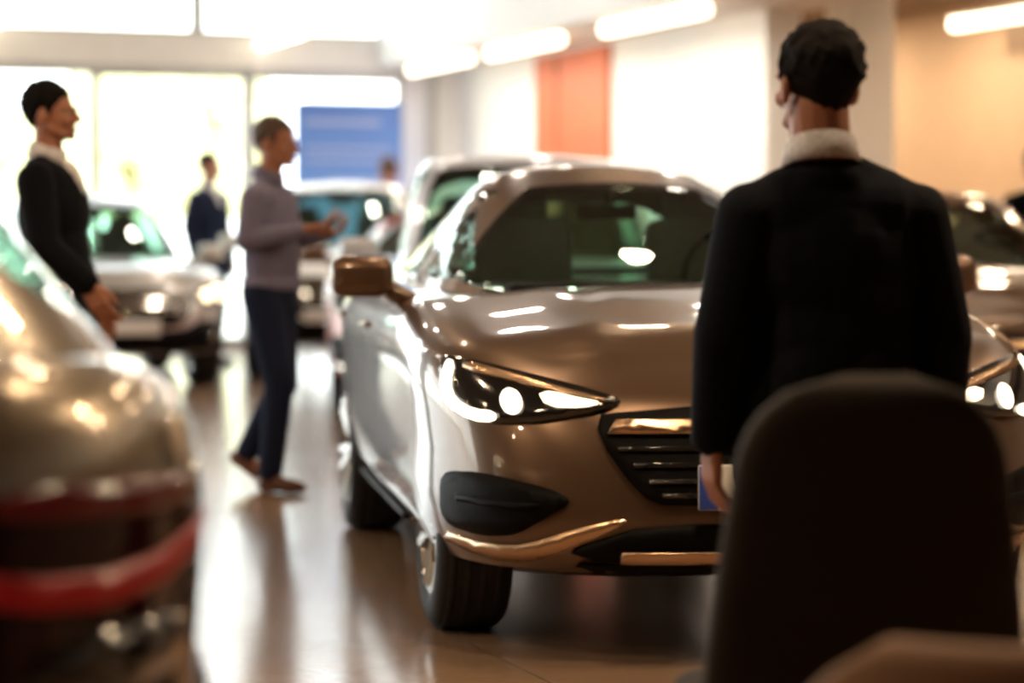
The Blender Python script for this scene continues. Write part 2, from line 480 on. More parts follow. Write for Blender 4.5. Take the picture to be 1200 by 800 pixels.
def front_saloon(car, tree, sy=1., sz=1., glow=True, trim='bronze_trim', plate=True):
    fr = fr_front()
    # upper grille and its bright bar
    g = chaikin(sym([(-.53, .665), (-.50, .745), (.50, .745), (.53, .665), (.42, .50), (.34, .465), (-.34, .465), (-.42, .50)], 1, sy, sz), 1)
    gr = patch('grille', tree, g, fr, M['black'], car, .004, .014, .07)
    b = sym([(-.50, .672), (-.47, .712), (.47, .712), (.50, .672)], 1, sy, sz)
    patch('grille_bar', tree, b, fr, M[trim], gr, .014, .018, .08)
    for zz in (.63, .585, .54, .5):
        hw = .50-.9*(.66-zz)
        patch('grille_slat', tree, sym([(-hw, zz-.006), (-hw, zz+.006), (hw, zz+.006), (hw, zz-.006)], 1, sy, sz), fr, M['gloss_black'], gr, .016, .012, .1)
    bm = bmesh.new(); lathe(bm, [(.001, 0), (.055, 0), (.062, .006), (.055, .014), (.001, .016)], 28)
    hit = tree.ray_cast(Vector((3, 0, .745*sz)), Vector((-1, 0, 0)))[0]
    e = finish('badge', bm, M['chrome'], gr); e.location = hit+Vector((.012, 0, -.02)); e.rotation_euler = (0, 0, -PI/2)
    # lower intake and bright strip
    lo = patch('lower_intake', tree, chaikin(sym([(-.62, .335), (-.40, .415), (.40, .415), (.62, .335), (.52, .30), (-.52, .30)], 1, sy, sz), 1, .15), fr, M['black'], car, .004, .012, .08)
    patch('lower_trim_strip', tree, sym([(-.47, .300), (-.47, .338), (.47, .338), (.47, .300)], 1, sy, sz), fr, M[trim], car, .02, .022, .08)
    patch('bumper_lip', tree, sym([(-.60, .245), (-.58, .292), (.58, .292), (.60, .245)], 1, sy, sz), fr, M['black'], car, .004, .015, .1)
    for s in (1, -1):
        hp = chaikin(sym([(.925, .885), (.83, .868), (.60, .815), (.43, .765), (.50, .735), (.66, .705), (.80, .69), (.885, .70), (.935, .76)], s, sy, sz), 2, .2)
        h = patch('headlight', tree, hp, fr, M['gloss_black'], car, .004, .010, .05)
        if glow is not None:
            em = M['drl'] if glow else M['lamp_inner']
            patch('daytime_light', tree, chaikin(sym(ribbon([(.90, .865), (.922, .80), (.912, .745), (.86, .712), (.80, .712)], [.02, .024, .03, .034, .03]), s, sy, sz), 1), fr, em, h, .014, .010, .04)
            patch('turn_light', tree, chaikin(sym(ribbon([(.87, .855), (.74, .825), (.60, .787), (.49, .762)], [.03, .022, .020, .012]), s, sy, sz), 1), fr, M['bronze_trim'], h, .014, .008, .05)
            patch('turn_light', tree, chaikin(sym([(.68, .79), (.56, .775), (.50, .757), (.56, .742), (.66, .745)], s, sy, sz), 1), fr, M['projector'] if glow else M['lamp_inner'], h, .014, .007, .05)
            cx = [(.755+.028*math.cos(2*PI*k/20), .757+.036*math.sin(2*PI*k/20)) for k in range(20)]
            patch('projector', tree, sym(cx, s, sy, sz), fr, em if glow else M['chrome'], h, .016, .010, .05)
        ip = chaikin(sym([(.935, .535), (.84, .55), (.66, .515), (.60, .48), (.69, .42), (.75, .375), (.83, .36), (.93, .375)], s, sy, sz), 2, .2)
        sd = patch('side_intake', tree, ip, fr, M['black'], car, .004, .008, .06)
        patch('intake_vane', tree, sym([(.90, .455), (.90, .475), (.69, .47), (.71, .45)], s, sy, sz), fr, M['black'], sd, .012, .016, .08)
        bl = chaikin(sym(ribbon([(.945, .345), (.82, .315), (.72, .318), (.61, .372), (.46, .43)], [.03, .05, .058, .052, .02]), s, sy, sz), 1)
        patch('bumper_blade', tree, bl, fr, M[trim], car, .006, .014, .06)
        if plate is False: pass
    if plate:
        hit = tree.ray_cast(Vector((3, 0, .52*sz)), Vector((-1, 0, 0)))[0]
        bm = bmesh.new(); box(bm, (0, 0, 0), (.018, .52, .128), None, .004)
        pl = finish('number_plate', bm, M['plate'], car); pl.location = hit+Vector((.05, 0, .005))
        bm = bmesh.new(); box(bm, (.0105, -.232, 0), (.004, .056, .124), None, .001)
        finish('plate_band', bm, M['plate_blue'], pl)
    return gr

def front_suv(car, tree, sy=1., sz=1., trim='chrome', warm=True):
    """grille of bright horizontal bars between round-cornered lamps, dark lower bumper"""
    fr = fr_front()
    g = chaikin(sym([(-.52, .60), (-.50, .80), (.50, .80), (.52, .60), (.40, .50), (-.40, .50)], 1, sy, sz), 1, .15)
    gr = patch('grille', tree, g, fr, M['black'], car, .004, .014, .08)
    for zz in (.765, .715, .665, .615):
        hw = .475
        patch('grille_bar', tree, sym([(-hw, zz-.011), (-hw, zz+.011), (hw, zz+.011), (hw, zz-.011)], 1, sy, sz), fr, M[trim], gr, .016, .014, .1)
    patch('lower_bumper', tree, chaikin(sym([(-.90, .22), (-.93, .50), (-.62, .55), (-.45, .47), (.45, .47), (.62, .55), (.93, .50), (.90, .22)], 1, sy, sz), 1, .15), fr, M['black'], car, .004, .014, .09)
    patch('skid_plate', tree, chaikin(sym([(-.45, .235), (-.40, .30), (.40, .30), (.45, .235)], 1, sy, sz), 1, .15), fr, M['lamp_inner'], car, .02, .014, .09)
    for s in (1, -1):
        hp = chaikin(sym([(.915, .83), (.78, .835), (.56, .79), (.54, .72), (.62, .67), (.80, .655), (.91, .70)], s, sy, sz), 2, .2)
        h = patch('headlight', tree, hp, fr, M['lamp_inner'], car, .004, .010, .06)
        patch('daytime_light', tree, chaikin(sym(ribbon([(.89, .79), (.80, .805), (.62, .765)], [.03, .03, .02]), s, sy, sz), 1), fr, M['projector'] if warm else M['lamp_inner'], h, .014, .01, .06)
        for yc in (.82, .68):
            cx = [(yc+.042*math.cos(2*PI*k/20), .735+.04*math.sin(2*PI*k/20)) for k in range(20)]
            patch('projector', tree, sym(cx, s, sy, sz), fr, M['projector'] if warm else M['chrome'], h, .016, .012, .06)
        cx = [(.74+.045*math.cos(2*PI*k/20), .41+.04*math.sin(2*PI*k/20)) for k in range(20)]
        patch('fog_light', tree, sym(cx, s, sy, sz), fr, M['lamp_inner'], car, .02, .012, .06)
    hit = tree.ray_cast(Vector((3, 0, .50*sz)), Vector((-1, 0, 0)))[0]
    bm = bmesh.new(); box(bm, (0, 0, 0), (.018, .52, .12), None, .004)
    pl = finish('number_plate', bm, M['plate'], car); pl.location = hit+Vector((.05, 0, 0))

def rear_end(car, tree, p, plate=True, big=False):
    fr = fr_rear(); W = p['w']
    for s in (1, -1):
        if big:
            tp = chaikin(sym([(W-.07, .90), (.70, .94), (.22, .925), (.16, .87), (.28, .78), (.40, .64), (.64, .585), (W-.12, .60), (W-.05, .78)], s), 2, .2)
        else:
            tp = chaikin(sym([(W-.02, .93), (.60, .95), (.50, .86), (.56, .76), (W-.04, .74)], s), 2, .2)
        t = patch('tail_lamp', tree, tp, fr, M['tail_dark'], car, .004, .012, .05)
        if big:
            patch('lamp_bar', tree, chaikin(sym(ribbon([(.32, .835+.05), (.55, .815), (.74, .805), (.90, .86)], [.02, .04, .045, .03]), s), 1), fr, M['tail_bright'], t, .016, .006, .05)
            patch('brake_light', tree, chaikin(sym([(.86, .93), (.66, .945), (.52, .93), (.56, .90), (.84, .89)], s), 1), fr, M['tail_red'], t, .016, .004, .05)
            patch('reversing_light', tree, chaikin(sym([(.84, .76), (.62, .76), (.56, .70), (.70, .67), (.84, .685)], s), 1), fr, M['gloss_black'], t, .016, .004, .05)
        else:
            patch('lamp_bar', tree, chaikin(sym(ribbon([(.54, .86), (.90, .85)], .05), s), 1), fr, M['tail_red'], t, .016, .006, .06)
    patch('rear_bumper', tree, chaikin(sym([(-W+.08, .22), (-W+.05, .40), (W-.05, .40), (W-.08, .22)], 1), 1, .1), fr, M['black'], car, .004, .012, .12)
    if plate:
        hit = tree.ray_cast(Vector((-9, 0, .74)), Vector((1, 0, 0)))[0]
        bm = bmesh.new(); box(bm, (0, 0, 0), (.018, .52, .12), None, .004)
        pl = finish('number_plate', bm, M['plate'], car); pl.location = hit+Vector((-.05, 0, 0))
    bm = bmesh.new(); zz = .90
    hit = tree.ray_cast(Vector((-9, 0, zz)), Vector((1, 0, 0)))[0]
    box(bm, hit+Vector((-.004, 0, 0)), (.03, .7, .03), None, .008)
    finish('boot_trim', bm, M['chrome'], car)

# ---- the cars
P_bronze = paint('bronze brown paint', (.155, .095, .06), .6, .3)
P_bronze_dark = paint('dark brown roof paint', (.15, .085, .05), .6, .3)
P_silver = paint('silver grey paint', (.50, .47, .43), .5, .28)
P_white = paint('white paint', (.80, .80, .79), .0, .3)
P_pearl = paint('blue white paint', (.62, .66, .74), .2, .3)
P_red = paint('dull red paint', (.42, .12, .09), .2, .35)
P_beige = paint('champagne paint', (.36, .30, .225), .65, .26)
P_right = paint('dark bronze paint', (.13, .075, .045), .6, .3)

SALOON = dict(wb=2.55, w=.975, fo=.86, ro=1.0, zb=.24, fin=.165, zs=[(-3.5, 1.03), (-2.4, 1.05), (-1.0, 1.04), (-.45, 1.03), (-.1, .99), (.3, .925), (.6, .845), (.86, .77)],
    roof=1.52, cowl=-.42, back=-3.2, rf=-1.72, rb=-2.40, gw0=.79, gw1=.44, wb0=.70, wt0=.37, bp=-1.75, mw=1.06, rdrop=.06,
    paint=P_bronze, tw=.24, R=.345, mirror=P_bronze_dark)
SUV = dict(wb=2.60, w=.90, fo=.82, ro=.85, zb=.26, zs=[(-3.4, 1.05), (-2.4, 1.04), (-1.0, 1.02), (-.5, 1.01), (0, .97), (.4, .92), (.7, .86), (.85, .82)],
    roof=1.58, cowl=-.35, back=-3.35, rf=-1.2, rb=-2.95, gw0=.76, gw1=.58, wb0=.66, wt0=.52, bp=-1.55, mw=.98, rdrop=.05,
    paint=P_silver, tw=.23, R=.35)
def spec(base, **k): d = dict(base); d.update(k); return d

BR = dict(x=.645, z=7.72, psi=.155)
car, tr, gt = make_car('car', 'bronze brown saloon car facing the viewer with lit headlights, behind the nearest man', SALOON, (BR['x'], BR['z'], 0), -PI/2+BR['psi'])
front_saloon(car, tr); rear_end(car, tr, SALOON)

sp = spec(SUV, zs=[(-3.6, 1.10), (-2.4, 1.06), (-1.0, 1.02), (-.5, 1.0), (0, .95), (.4, .9), (.7, .84), (.85, .80)], w=.93, gw0=.84, gw1=.60, roof=1.50, back=-3.16, rb=-2.35, wb0=.72, wt0=.5, paint=P_beige, nr=3.0, zb=.2, ro=.8)
WB = sp['wb']
car, tr, gt = make_car('car', 'champagne car seen from behind with large dark red tail lamp at the left edge', sp, (0, 0, 0), 0)
rear_end(car, tr, sp, big=True); front_suv(car, tr)
h = PI/2+AL; tail = Vector((-1.09, 2.56, 0)); xt = -WB-sp['ro']
car.location = tail-Vector((math.cos(h)*xt, math.sin(h)*xt, 0)); car.rotation_euler = (0, 0, h)

car, tr, gt = make_car('car', 'silver SUV with bright grille bars and glowing headlight, behind the man in black', spec(SUV, wb=2.3, ro=.6, back=-2.75, rb=-2.4), ((112-600)/149*1.0-.02, 2800/149+.8, 0), -PI/2+.32)
front_suv(car, tr); rear_end(car, tr, spec(SUV, wb=2.3, ro=.6))
sp = spec(SUV, roof=1.73, wb=2.35, ro=.5, w=.83, zs=[(-3.2, 1.15), (-2.4, 1.14), (-1.0, 1.12), (-.5, 1.1), (0, 1.06), (.4, 1.02), (.7, .97), (.85, .92)], back=-2.8, rb=-2.4, paint=P_white, zb=.28, gw0=.72, wb0=.62)
car, tr, gt = make_car('car', 'white SUV facing the viewer between the walking man and the blue display board', sp, ((390-600)/138, 20.9, 0), -PI/2+.04)
front_suv(car, tr, .91, 1.1); rear_end(car, tr, sp)
sp = spec(SUV, roof=1.72, wb=2.35, ro=.7, back=-2.95, rb=-2.6, zs=[(-3.4, 1.12), (-1.0, 1.10), (-.5, 1.08), (0, 1.04), (.4, .98), (.7, .92), (.85, .86)], paint=P_pearl, gw1=.62, wt0=.55)
car, tr, gt = make_car('car', 'white car with a tall rounded roof standing directly behind the bronze saloon', sp, (.16, 12.75, 0), -PI/2+.06)
front_suv(car, tr); rear_end(car, tr, sp)
sp = spec(SALOON, wb=2.3, ro=.65, back=-2.6, rb=-2.1, roof=1.44, w=.90, paint=P_red, mw=1.0, gw0=.74, wb0=.64)
car, tr, gt = make_car('car', 'dull red car mostly hidden behind the white car with the rounded roof', sp, ((530-600)/2800*16.7, 16.85, 0), -PI/2+.06)
front_saloon(car, tr, .92, 1, False, 'chrome'); rear_end(car, tr, sp)
sp = spec(SALOON, roof=1.50, w=.92, paint=P_right, mw=1.02, gw1=.54, wt0=.47)
car, tr, gt = make_car('car', 'dark bronze car cut by the right edge, seen past the nearest man', sp, (2.42, 12.7, 0), -PI/2-.02)
front_saloon(car, tr, .94, 1, False); rear_end(car, tr, sp)
# ------------------------------------------------------------------ the showroom
ZCEIL = 4.6
UF, UR, VB = 7.6, 8.6, 24.8         # bulkhead face, right wall, window wall
def floor_mat():
    m = mat('polished floor', (.26, .20, .16), .16); nt = m.node_tree; b = nt.nodes['Principled BSDF']
    tc = nt.nodes.new('ShaderNodeTexCoord'); mp = nt.nodes.new('ShaderNodeMapping'); br = nt.nodes.new('ShaderNodeTexBrick'); n = nt.nodes.new('ShaderNodeTexNoise')
    mp.inputs['Rotation'].default_value = (0, 0, -AL)
    br.offset = 0; br.inputs['Color1'].default_value = (.33, .21, .13, 1); br.inputs['Color2'].default_value = (.30, .19, .12, 1); br.inputs['Mortar'].default_value = (.17, .125, .1, 1)
    br.inputs['Scale'].default_value = 1; br.inputs['Brick Width'].default_value = 1.2; br.inputs['Row Height'].default_value = 1.2; br.inputs['Mortar Size'].default_value = .004
    n.inputs['Scale'].default_value = 1.3; n.inputs['Detail'].default_value = 5
    mr = nt.nodes.new('ShaderNodeMapRange'); mr.inputs['To Min'].default_value = .15; mr.inputs['To Max'].default_value = .26
    nt.links.new(tc.outputs['Object'], mp.inputs[0]); nt.links.new(mp.outputs[0], br.inputs['Vector']); nt.links.new(br.outputs['Color'], b.inputs['Base Color'])
    nt.links.new(tc.outputs['Object'], n.inputs['Vector']); nt.links.new(n.outputs['Fac'], mr.inputs[0]); nt.links.new(mr.outputs[0], b.inputs['Roughness'])
    b.inputs['Specular Tint'].default_value = (.52, .74, 1, 1)
    b.inputs['Coat Weight'].default_value = .2; b.inputs['Coat Roughness'].default_value = .12
    return m
M['floor'] = floor_mat()
M['wall_white'] = mat('white wall', (.86, .85, .83), .7, noise=(6, .02))
M['wall_warm'] = mat('warm tan wall', (.62, .48, .345), .7, noise=(5, .03))
M['wall_grey'] = mat('grey fascia', (.80, .80, .80), .6, noise=(5, .02))
M['wall_dark'] = mat('dark brown wall', (.10, .065, .045), .7, noise=(5, .1))
M['ceil'] = mat('warm ceiling', (.20, .145, .10), .8, noise=(4, .04))
M['soffit'] = mat('white soffit', (.75, .72, .68), .7, noise=(4, .02))
M['frame'] = mat('window frame aluminium', (.50, .50, .48), .4, .4, noise=(9, .05))
M['beam'] = mat('white beam', (.80, .79, .76), .5, noise=(5, .03))
M['pane'] = glass('window pane', (.97, .98, .96), .03)
M['orange'] = mat('orange panel', (.58, .115, .012), .5, noise=(5, .08))
M['tube'] = emit('tube light', (1, .84, .62), 7)
M['ground_out'] = mat('pale paving outside', (.75, .72, .64), .8, noise=(2, .1))
M['leaf'] = mat('pale sunlit leaves', (.80, .76, .45), .8, noise=(3, .25))
M['bark'] = mat('bark', (.35, .28, .2), .9, noise=(12, .3))
U0, V0, U2 = -11.0, -5.0, 12.0

def rbox(name, m, *a, parent=None):
    bm = bmesh.new(); boxroom(bm, *a); return finish(name, bm, m, parent, smooth=False)
struct(rbox('floor', M['floor'], U0-.2, U2+.2, V0-.2, VB+.2, -.2, 0))
struct(rbox('ceiling', M['ceil'], U0, UF, V0, VB, ZCEIL, ZCEIL+.2))
struct(rbox('ceiling_soffit', M['soffit'], UF+.12, UR+.35, V0, VB, 3.05, 3.2))
struct(rbox('ceiling_recess', M['ceil'], UR+.35, U2+.2, V0, VB, 3.42, 3.6))
struct(rbox('wall_bulkhead', M['wall_grey'], UF, UF+.12, V0, VB, 3.05, ZCEIL))
v_end = pix_v(895, UR)
struct(rbox('wall_right', M['wall_white'], UR, UR+.3, v_end, VB, 0, 3.05))
struct(rbox('wall_right_end', M['wall_white'], UR-.01, UR+.31, v_end-.06, v_end, 0, 3.05))
struct(rbox('trim_recess_beam', M['wall_white'], UR+.35, UR+.40, V0, VB, 3.05, 3.6))
struct(rbox('wall_recess', M['wall_warm'], U2, U2+.2, V0, VB, 0, 3.42))
struct(rbox('wall_recess_back', M['wall_white'], UR+.3, U2+.2, VB, VB+.2, 0, 3.42))
struct(rbox('wall_behind', M['wall_dark'], U0, U2+.2, V0-.2, V0, 0, ZCEIL))
# free pillar of the recess
uc = 9.7; vc = pix_v(1008, uc)
struct(rbox('wall_pillar', M['wall_white'], uc-.21, uc+.21, vc-.21, vc+.21, 0, 3.42))
# white end of the window wall
ue = pix_u(473, VB)
struct(rbox('wall_back', M['wall_white'], ue, UR+.3, VB, VB+.2, 0, ZCEIL))
struct(rbox('trim_wall_strip', M['frame'], pix_u(506, VB-.02)-.05, pix_u(506, VB-.02)+.05, VB-.05, VB, 0, 3.05))
zbm0, zbm1 = 2.99, 3.34
struct(rbox('trim_header_beam', M['beam'], U0, ue, VB-.12, VB+.2, zbm0, zbm1))
struct(rbox('trim_header_shadow', M['frame'], U0, ue, VB-.10, VB+.1, zbm0-.07, zbm0))
struct(rbox('trim_window_sill', M['frame'], U0, ue, VB-.02, VB+.12, 0, .10))
# windows of the back wall: lower lights and clerestory
xs_low = [U0+.0, U0+2.6, U0+5.2, U0+7.8+.1] ; 
edges = [-11.0, -8.0, -4.9, -1.9, .9, pix_u(110, VB), pix_u(292, VB), ue]
wi = 1
def window(u0, u1, z0, z1, fw, thick_last=None):
    global wi
    bm = bmesh.new()
    for (a, b, c, d) in ((u0, u0+fw, z0, z1), (u1-fw, u1, z0, z1), (u0, u1, z0, z0+fw*.6), (u0, u1, z1-fw*.6, z1)):
        boxroom(bm, a, b, VB, VB+.09, c, d)
    o = finish('window_%d' % wi, bm, M['frame'], None, False); struct(o)
    g = rbox('window_pane', M['pane'], u0+fw*.5, u1-fw*.5, VB+.04, VB+.05, z0+.02, z1-.02, parent=o)
    wi += 1
for i, (a, b) in enumerate(zip(edges, edges[1:])):
    window(a, b, .10, zbm0-.07, .07 if i == len(edges)-2 or b == edges[-2] else .035)
ed2 = [-11, -7.5, -4.0, -.6, 2.2, pix_u(232, VB), ue]
for a, b in zip(ed2, ed2[1:]): window(a, b, zbm1, ZCEIL, .075)
# left glass wall
def side_window(v0, v1, z0, z1, fw=.06):
    global wi
    bm = bmesh.new()
    for (a, b, c, d) in ((v0, v0+fw, z0, z1), (v1-fw, v1, z0, z1), (v0, v1, z0, z0+fw), (v0, v1, z1-fw, z1)):
        boxroom(bm, U0-.09, U0, a, b, c, d)
    o = finish('window_%d' % wi, bm, M['frame'], None, False); struct(o)
    rbox('window_pane', M['pane'], U0-.05, U0-.04, v0+fw*.5, v1-fw*.5, z0+.02, z1-.02, parent=o); wi += 1
vv = [13.2, 17.1, 21.0, VB]
for a, b in zip(vv, vv[1:]): side_window(a, b, 0, 3.0); side_window(a, b, 3.3, ZCEIL)
struct(rbox('trim_side_beam', M['beam'], U0-.12, U0+.1, 13.2, VB, 3.0, 3.3))
struct(rbox('wall_left', M['wall_dark'], U0-.2, U0, V0, 13.2, 0, ZCEIL))
# orange panel on the right wall
v1, v0 = pix_v(632, UR), pix_v(717, UR)
o = rbox('wall_panel', M['orange'], UR-.05, UR, v0, v1, 0, 3.0)
tag(o, 'tall flat orange panel on the white right wall under the strip lights', 'wall panel')
bm = bmesh.new(); boxroom(bm, UR-.06, UR-.045, v1-.62, v1-.60, 0, 3.0); finish('panel_seam', bm, M['wall_dark'], o, False)

# strip lights in line along the bulkhead, then the ones in the recess and at the top left
def strip_light(name, px0, px1, u, z, label, group=None, r=.055, pend=0.05):
    va, vb = pix_v(px0, u), pix_v(px1, u)
    v0_, v1_ = min(va, vb), max(va, vb)
    c = room(u, (v0_+v1_)/2, z)
    t = thing(name, label, 'light', c, AL, group)
    L = v1_-v0_
    bm = bmesh.new(); box(bm, (0, 0, r+.015), (.10, L+.04, .035), None, .008); finish('housing', bm, M['soffit'], t, False)
    bm = bmesh.new(); box(bm, (0, 0, 0), (r*2, L, r*2), None, r*.75, 3); finish('diffuser', bm, M['tube'], t)
    for s in (-1, 1):
        bm = bmesh.new(); tube(bm, [(0, s*L*.35, r+.02), (0, s*L*.35, r+.03+pend)], .008, 8); finish('hanger', bm, M['frame'], t)
zl = 3.0-.03
strip_light('strip_light', 482, 551, 7.79, zl, 'warm strip light nearest the window wall in the row above the white wall', 'strip lights along the bulkhead', pend=.0)
strip_light('strip_light', 574, 657, 7.79, zl, 'warm strip light just left of and above the orange panel, middle of its row', 'strip lights along the bulkhead', pend=.0)
strip_light('strip_light', 708, 828, 7.79, zl, 'warm strip light right of the orange panel, longest in view of its row', 'strip lights along the bulkhead', pend=.0)
strip_light('strip_light', 1116, 1290, 11.5, 3.165, 'warm strip light in front of the tan wall at the top right', None, .055, .16)
strip_light('strip_light', -34, 27, 3.53, 3.4, 'white strip light slanting across the top left corner', None, .05, ZCEIL-3.4-.1)
strip_light('strip_light', 300, 356, 6.3, 3.25, 'pale strip light hanging in front of the upper windows', None, .05, ZCEIL-3.25-.1)

# blue display board in front of the right-hand window
M['board'] = None
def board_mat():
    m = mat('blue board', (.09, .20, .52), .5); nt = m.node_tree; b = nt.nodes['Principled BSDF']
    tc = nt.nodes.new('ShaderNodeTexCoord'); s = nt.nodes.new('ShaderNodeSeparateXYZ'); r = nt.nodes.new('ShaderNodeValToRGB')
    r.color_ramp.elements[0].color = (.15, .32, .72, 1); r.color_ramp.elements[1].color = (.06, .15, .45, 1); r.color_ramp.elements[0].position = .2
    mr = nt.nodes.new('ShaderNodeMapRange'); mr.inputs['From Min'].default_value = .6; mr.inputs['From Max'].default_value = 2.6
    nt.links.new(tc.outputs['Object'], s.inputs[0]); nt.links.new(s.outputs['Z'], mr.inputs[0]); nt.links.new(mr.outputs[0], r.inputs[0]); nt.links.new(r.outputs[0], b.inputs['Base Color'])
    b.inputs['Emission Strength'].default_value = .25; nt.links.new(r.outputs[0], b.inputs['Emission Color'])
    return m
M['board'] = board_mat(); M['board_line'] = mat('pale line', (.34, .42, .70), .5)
vbd = 24.35; u0b, u1b = pix_u(346, vbd), pix_u(470, vbd); Zb = room((u0b+u1b)/2, vbd).y
ztop = HC+(YH-119)/F*Zb
t = thing('display_board', 'large blue display board with faint pale lines standing before the right-hand window', 'display board', room((u0b+u1b)/2, vbd, 0), AL)
wb_ = u1b-u0b
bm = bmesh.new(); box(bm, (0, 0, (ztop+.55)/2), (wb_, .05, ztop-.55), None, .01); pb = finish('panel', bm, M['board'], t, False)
for (zz, a, b, hh) in ((ztop-.22, -.42, .30, .05), (ztop-.50, -.42, .40, .035), (ztop-.62, -.42, .36, .035), (ztop-.84, -.2, .30, .04), (ztop-.96, -.1, .40, .04), (ztop-1.08, -.2, .25, .04)):
    bm = bmesh.new(); box(bm, ((a+b)/2*wb_, -.028, zz), ((b-a)*wb_, .006, hh)); finish('pale_line', bm, M['board_line'], pb, False)
for s in (-1, 1):
    bm = bmesh.new(); box(bm, (s*wb_*.4, 0, .3), (.05, .05, .6), None, .005); box(bm, (s*wb_*.4, 0, .015), (.07, .5, .03), None, .005); finish('leg', bm, M['frame'], t, False)

# outside: paving and pale trees beyond the glass
o = rbox('ground_outside', M['ground_out'], -60, 60, VB+.2, 80, -.25, -.05); struct(o)
o = rbox('ground_outside', M['ground_out'], -60, U0-.2, -30, VB+.2, -.25, -.05); struct(o)
def tree_out(px, Z, h, label):
    c = Vector(((px-600)/F*Z, Z, -.05))
    t = thing('tree', label, 'tree', c, 0, 'pale trees outside the windows')
    bm = bmesh.new(); tube(bm, [(0, 0, 0), (.05, 0, h*.3), (0, .05, h*.6)], [.16, .13, .07]); finish('trunk', bm, M['bark'], t)
    bm = bmesh.new()
    rnd = random.Random(int(px))
    for k in range(16):
        a = rnd.random()*2*PI; rr = rnd.random()**.5*h*.24; zz = h*(.42+.5*rnd.random())
        g = bmesh.ops.create_icosphere(bm, subdivisions=3, radius=h*(.10+.07*rnd.random()), matrix=Matrix.Translation((rr*math.cos(a), rr*math.sin(a), zz)))
        for v in g['verts']: v.co += Vector((rnd.uniform(-1, 1), rnd.uniform(-1, 1), rnd.uniform(-1, 1)))*h*.012
    finish('foliage', bm, M['leaf'], t)
tree_out(148, 52, 5.2, 'pale sunlit tree outside, seen through the glass right of the man in black')
tree_out(236, 58, 5.6, 'pale sunlit tree outside, seen above the man in navy by the silver SUV')
tree_out(18, 60, 5.0, 'pale sunlit tree outside, seen left of the head of the man in black')

# ------------------------------------------------------------------ people
def cloth(name, col, rough=.85, n=(90, .25)): return mat(name, col, rough, noise=n, spec=.12)
M['suit_navy'] = cloth('dark navy suit', (.0045, .0055, .009)); M['suit_black'] = cloth('black suit', (.005, .0055, .0085))
M['navy_wool'] = cloth('navy jacket', (.012, .017, .040)); M['navy_blue'] = cloth('blue navy shirt', (.02, .035, .10))
M['lavender'] = cloth('grey lavender sweater', (.205, .195, .29)); M['trouser_navy'] = cloth('navy trousers', (.014, .020, .045))
M['shirt_white'] = cloth('white shirt', (.80, .78, .80)); M['shoe_brown'] = mat('brown leather shoe', (.16, .07, .04), .4, noise=(30, .2)); M['shoe_black'] = mat('black leather shoe', (.01, .01, .01), .3, noise=(30, .2))
def skin(name, col):
    m = mat(name, col, .5, noise=(14, .06)); b = m.node_tree.nodes['Principled BSDF']
    b.inputs['Subsurface Weight'].default_value = .12; b.inputs['Subsurface Radius'].default_value = (.02, .008, .005); return m
M['skin_a'] = skin('skin', (.50, .27, .18)); M['skin_b'] = skin('skin ruddy', (.46, .20, .12))
M['hair_dark'] = mat('dark brown hair', (.006, .0038, .003), .8, noise=(120, .5), spec=.15); M['hair_brown'] = mat('short brown hair', (.07, .035, .02), .6, noise=(120, .5))
M['eye_white'] = mat('eye white', (.45, .42, .40), .5); M['iris'] = mat('iris', (.03, .02, .015), .2); M['lip'] = mat('lips', (.42, .16, .12), .5)
M['phone'] = mat('dark phone', (.02, .02, .025), .2, coat=1); M['screen'] = mat('phone screen', (.05, .06, .08), .1, coat=1, emis=(.6, .7, 1), es=.4)

def blob(name, bm, voxel, m, parent, smooth=4, fac=.5):
    o = finish(name, bm, m, None)
    r = o.modifiers.new('r', 'REMESH'); r.mode = 'VOXEL'; r.voxel_size = voxel; r.adaptivity = 0; r.use_smooth_shade = True
    if smooth: s = o.modifiers.new('s', 'SMOOTH'); s.factor = fac; s.iterations = smooth
    apply_mods(o)
    for p in o.data.polygons: p.use_smooth = True
    if not o.data.materials: o.data.materials.append(m)
    o.parent = parent
    return o
def hand(bm, w, d, n, side, curl=.5, k=1.0):
    """w wrist, d finger direction, n palm normal; side: +1 thumb towards d x n, -1 away"""
    w = Vector(w); d = Vector(d).normalized(); n = Vector(n); n = (n-d*n.dot(d)).normalized(); lat = d.cross(n)*side
    for i in range(4):
        o = (i-1.5)*-.019*k
        capsule(bm, w+d*.01*k+lat*o*.7, w+d*.088*k+lat*o, .016*k, .0125*k, 8)
    Ls = (.044, .050, .046, .036)
    for i in range(4):
        o = (1.5-i)*.0205*k
        p = w+d*.092*k+lat*o; dd = d.copy(); a = curl*(.7+.1*i)
        for j in range(3):
            ax = lat.normalized()
            q = Matrix.Rotation(a*(1 if d.cross(ax).dot(n) > 0 else -1)*-1, 3, ax)
            dn = (d*math.cos(a)+n*math.sin(a))
            L = Ls[i]*k*(1, .75, .6)[j]
            e = p+dn*L; capsule(bm, p, e, (.0090-.0008*j)*k, (.0084-.0008*j)*k, 8); p = e; a += curl*.65
    t0 = w+d*.025*k+lat*.022*k; t1 = w+d*.062*k+lat*.047*k+n*.014*k; t2 = w+d*.092*k+lat*.052*k+n*.026*k; t3 = w+d*.114*k+lat*.048*k+n*.034*k
    capsule(bm, t0, t1, .016*k, .0125*k, 8); capsule(bm, t1, t2, .0115*k, .010*k, 8); capsule(bm, t2, t3, .010*k, .0085*k, 8)

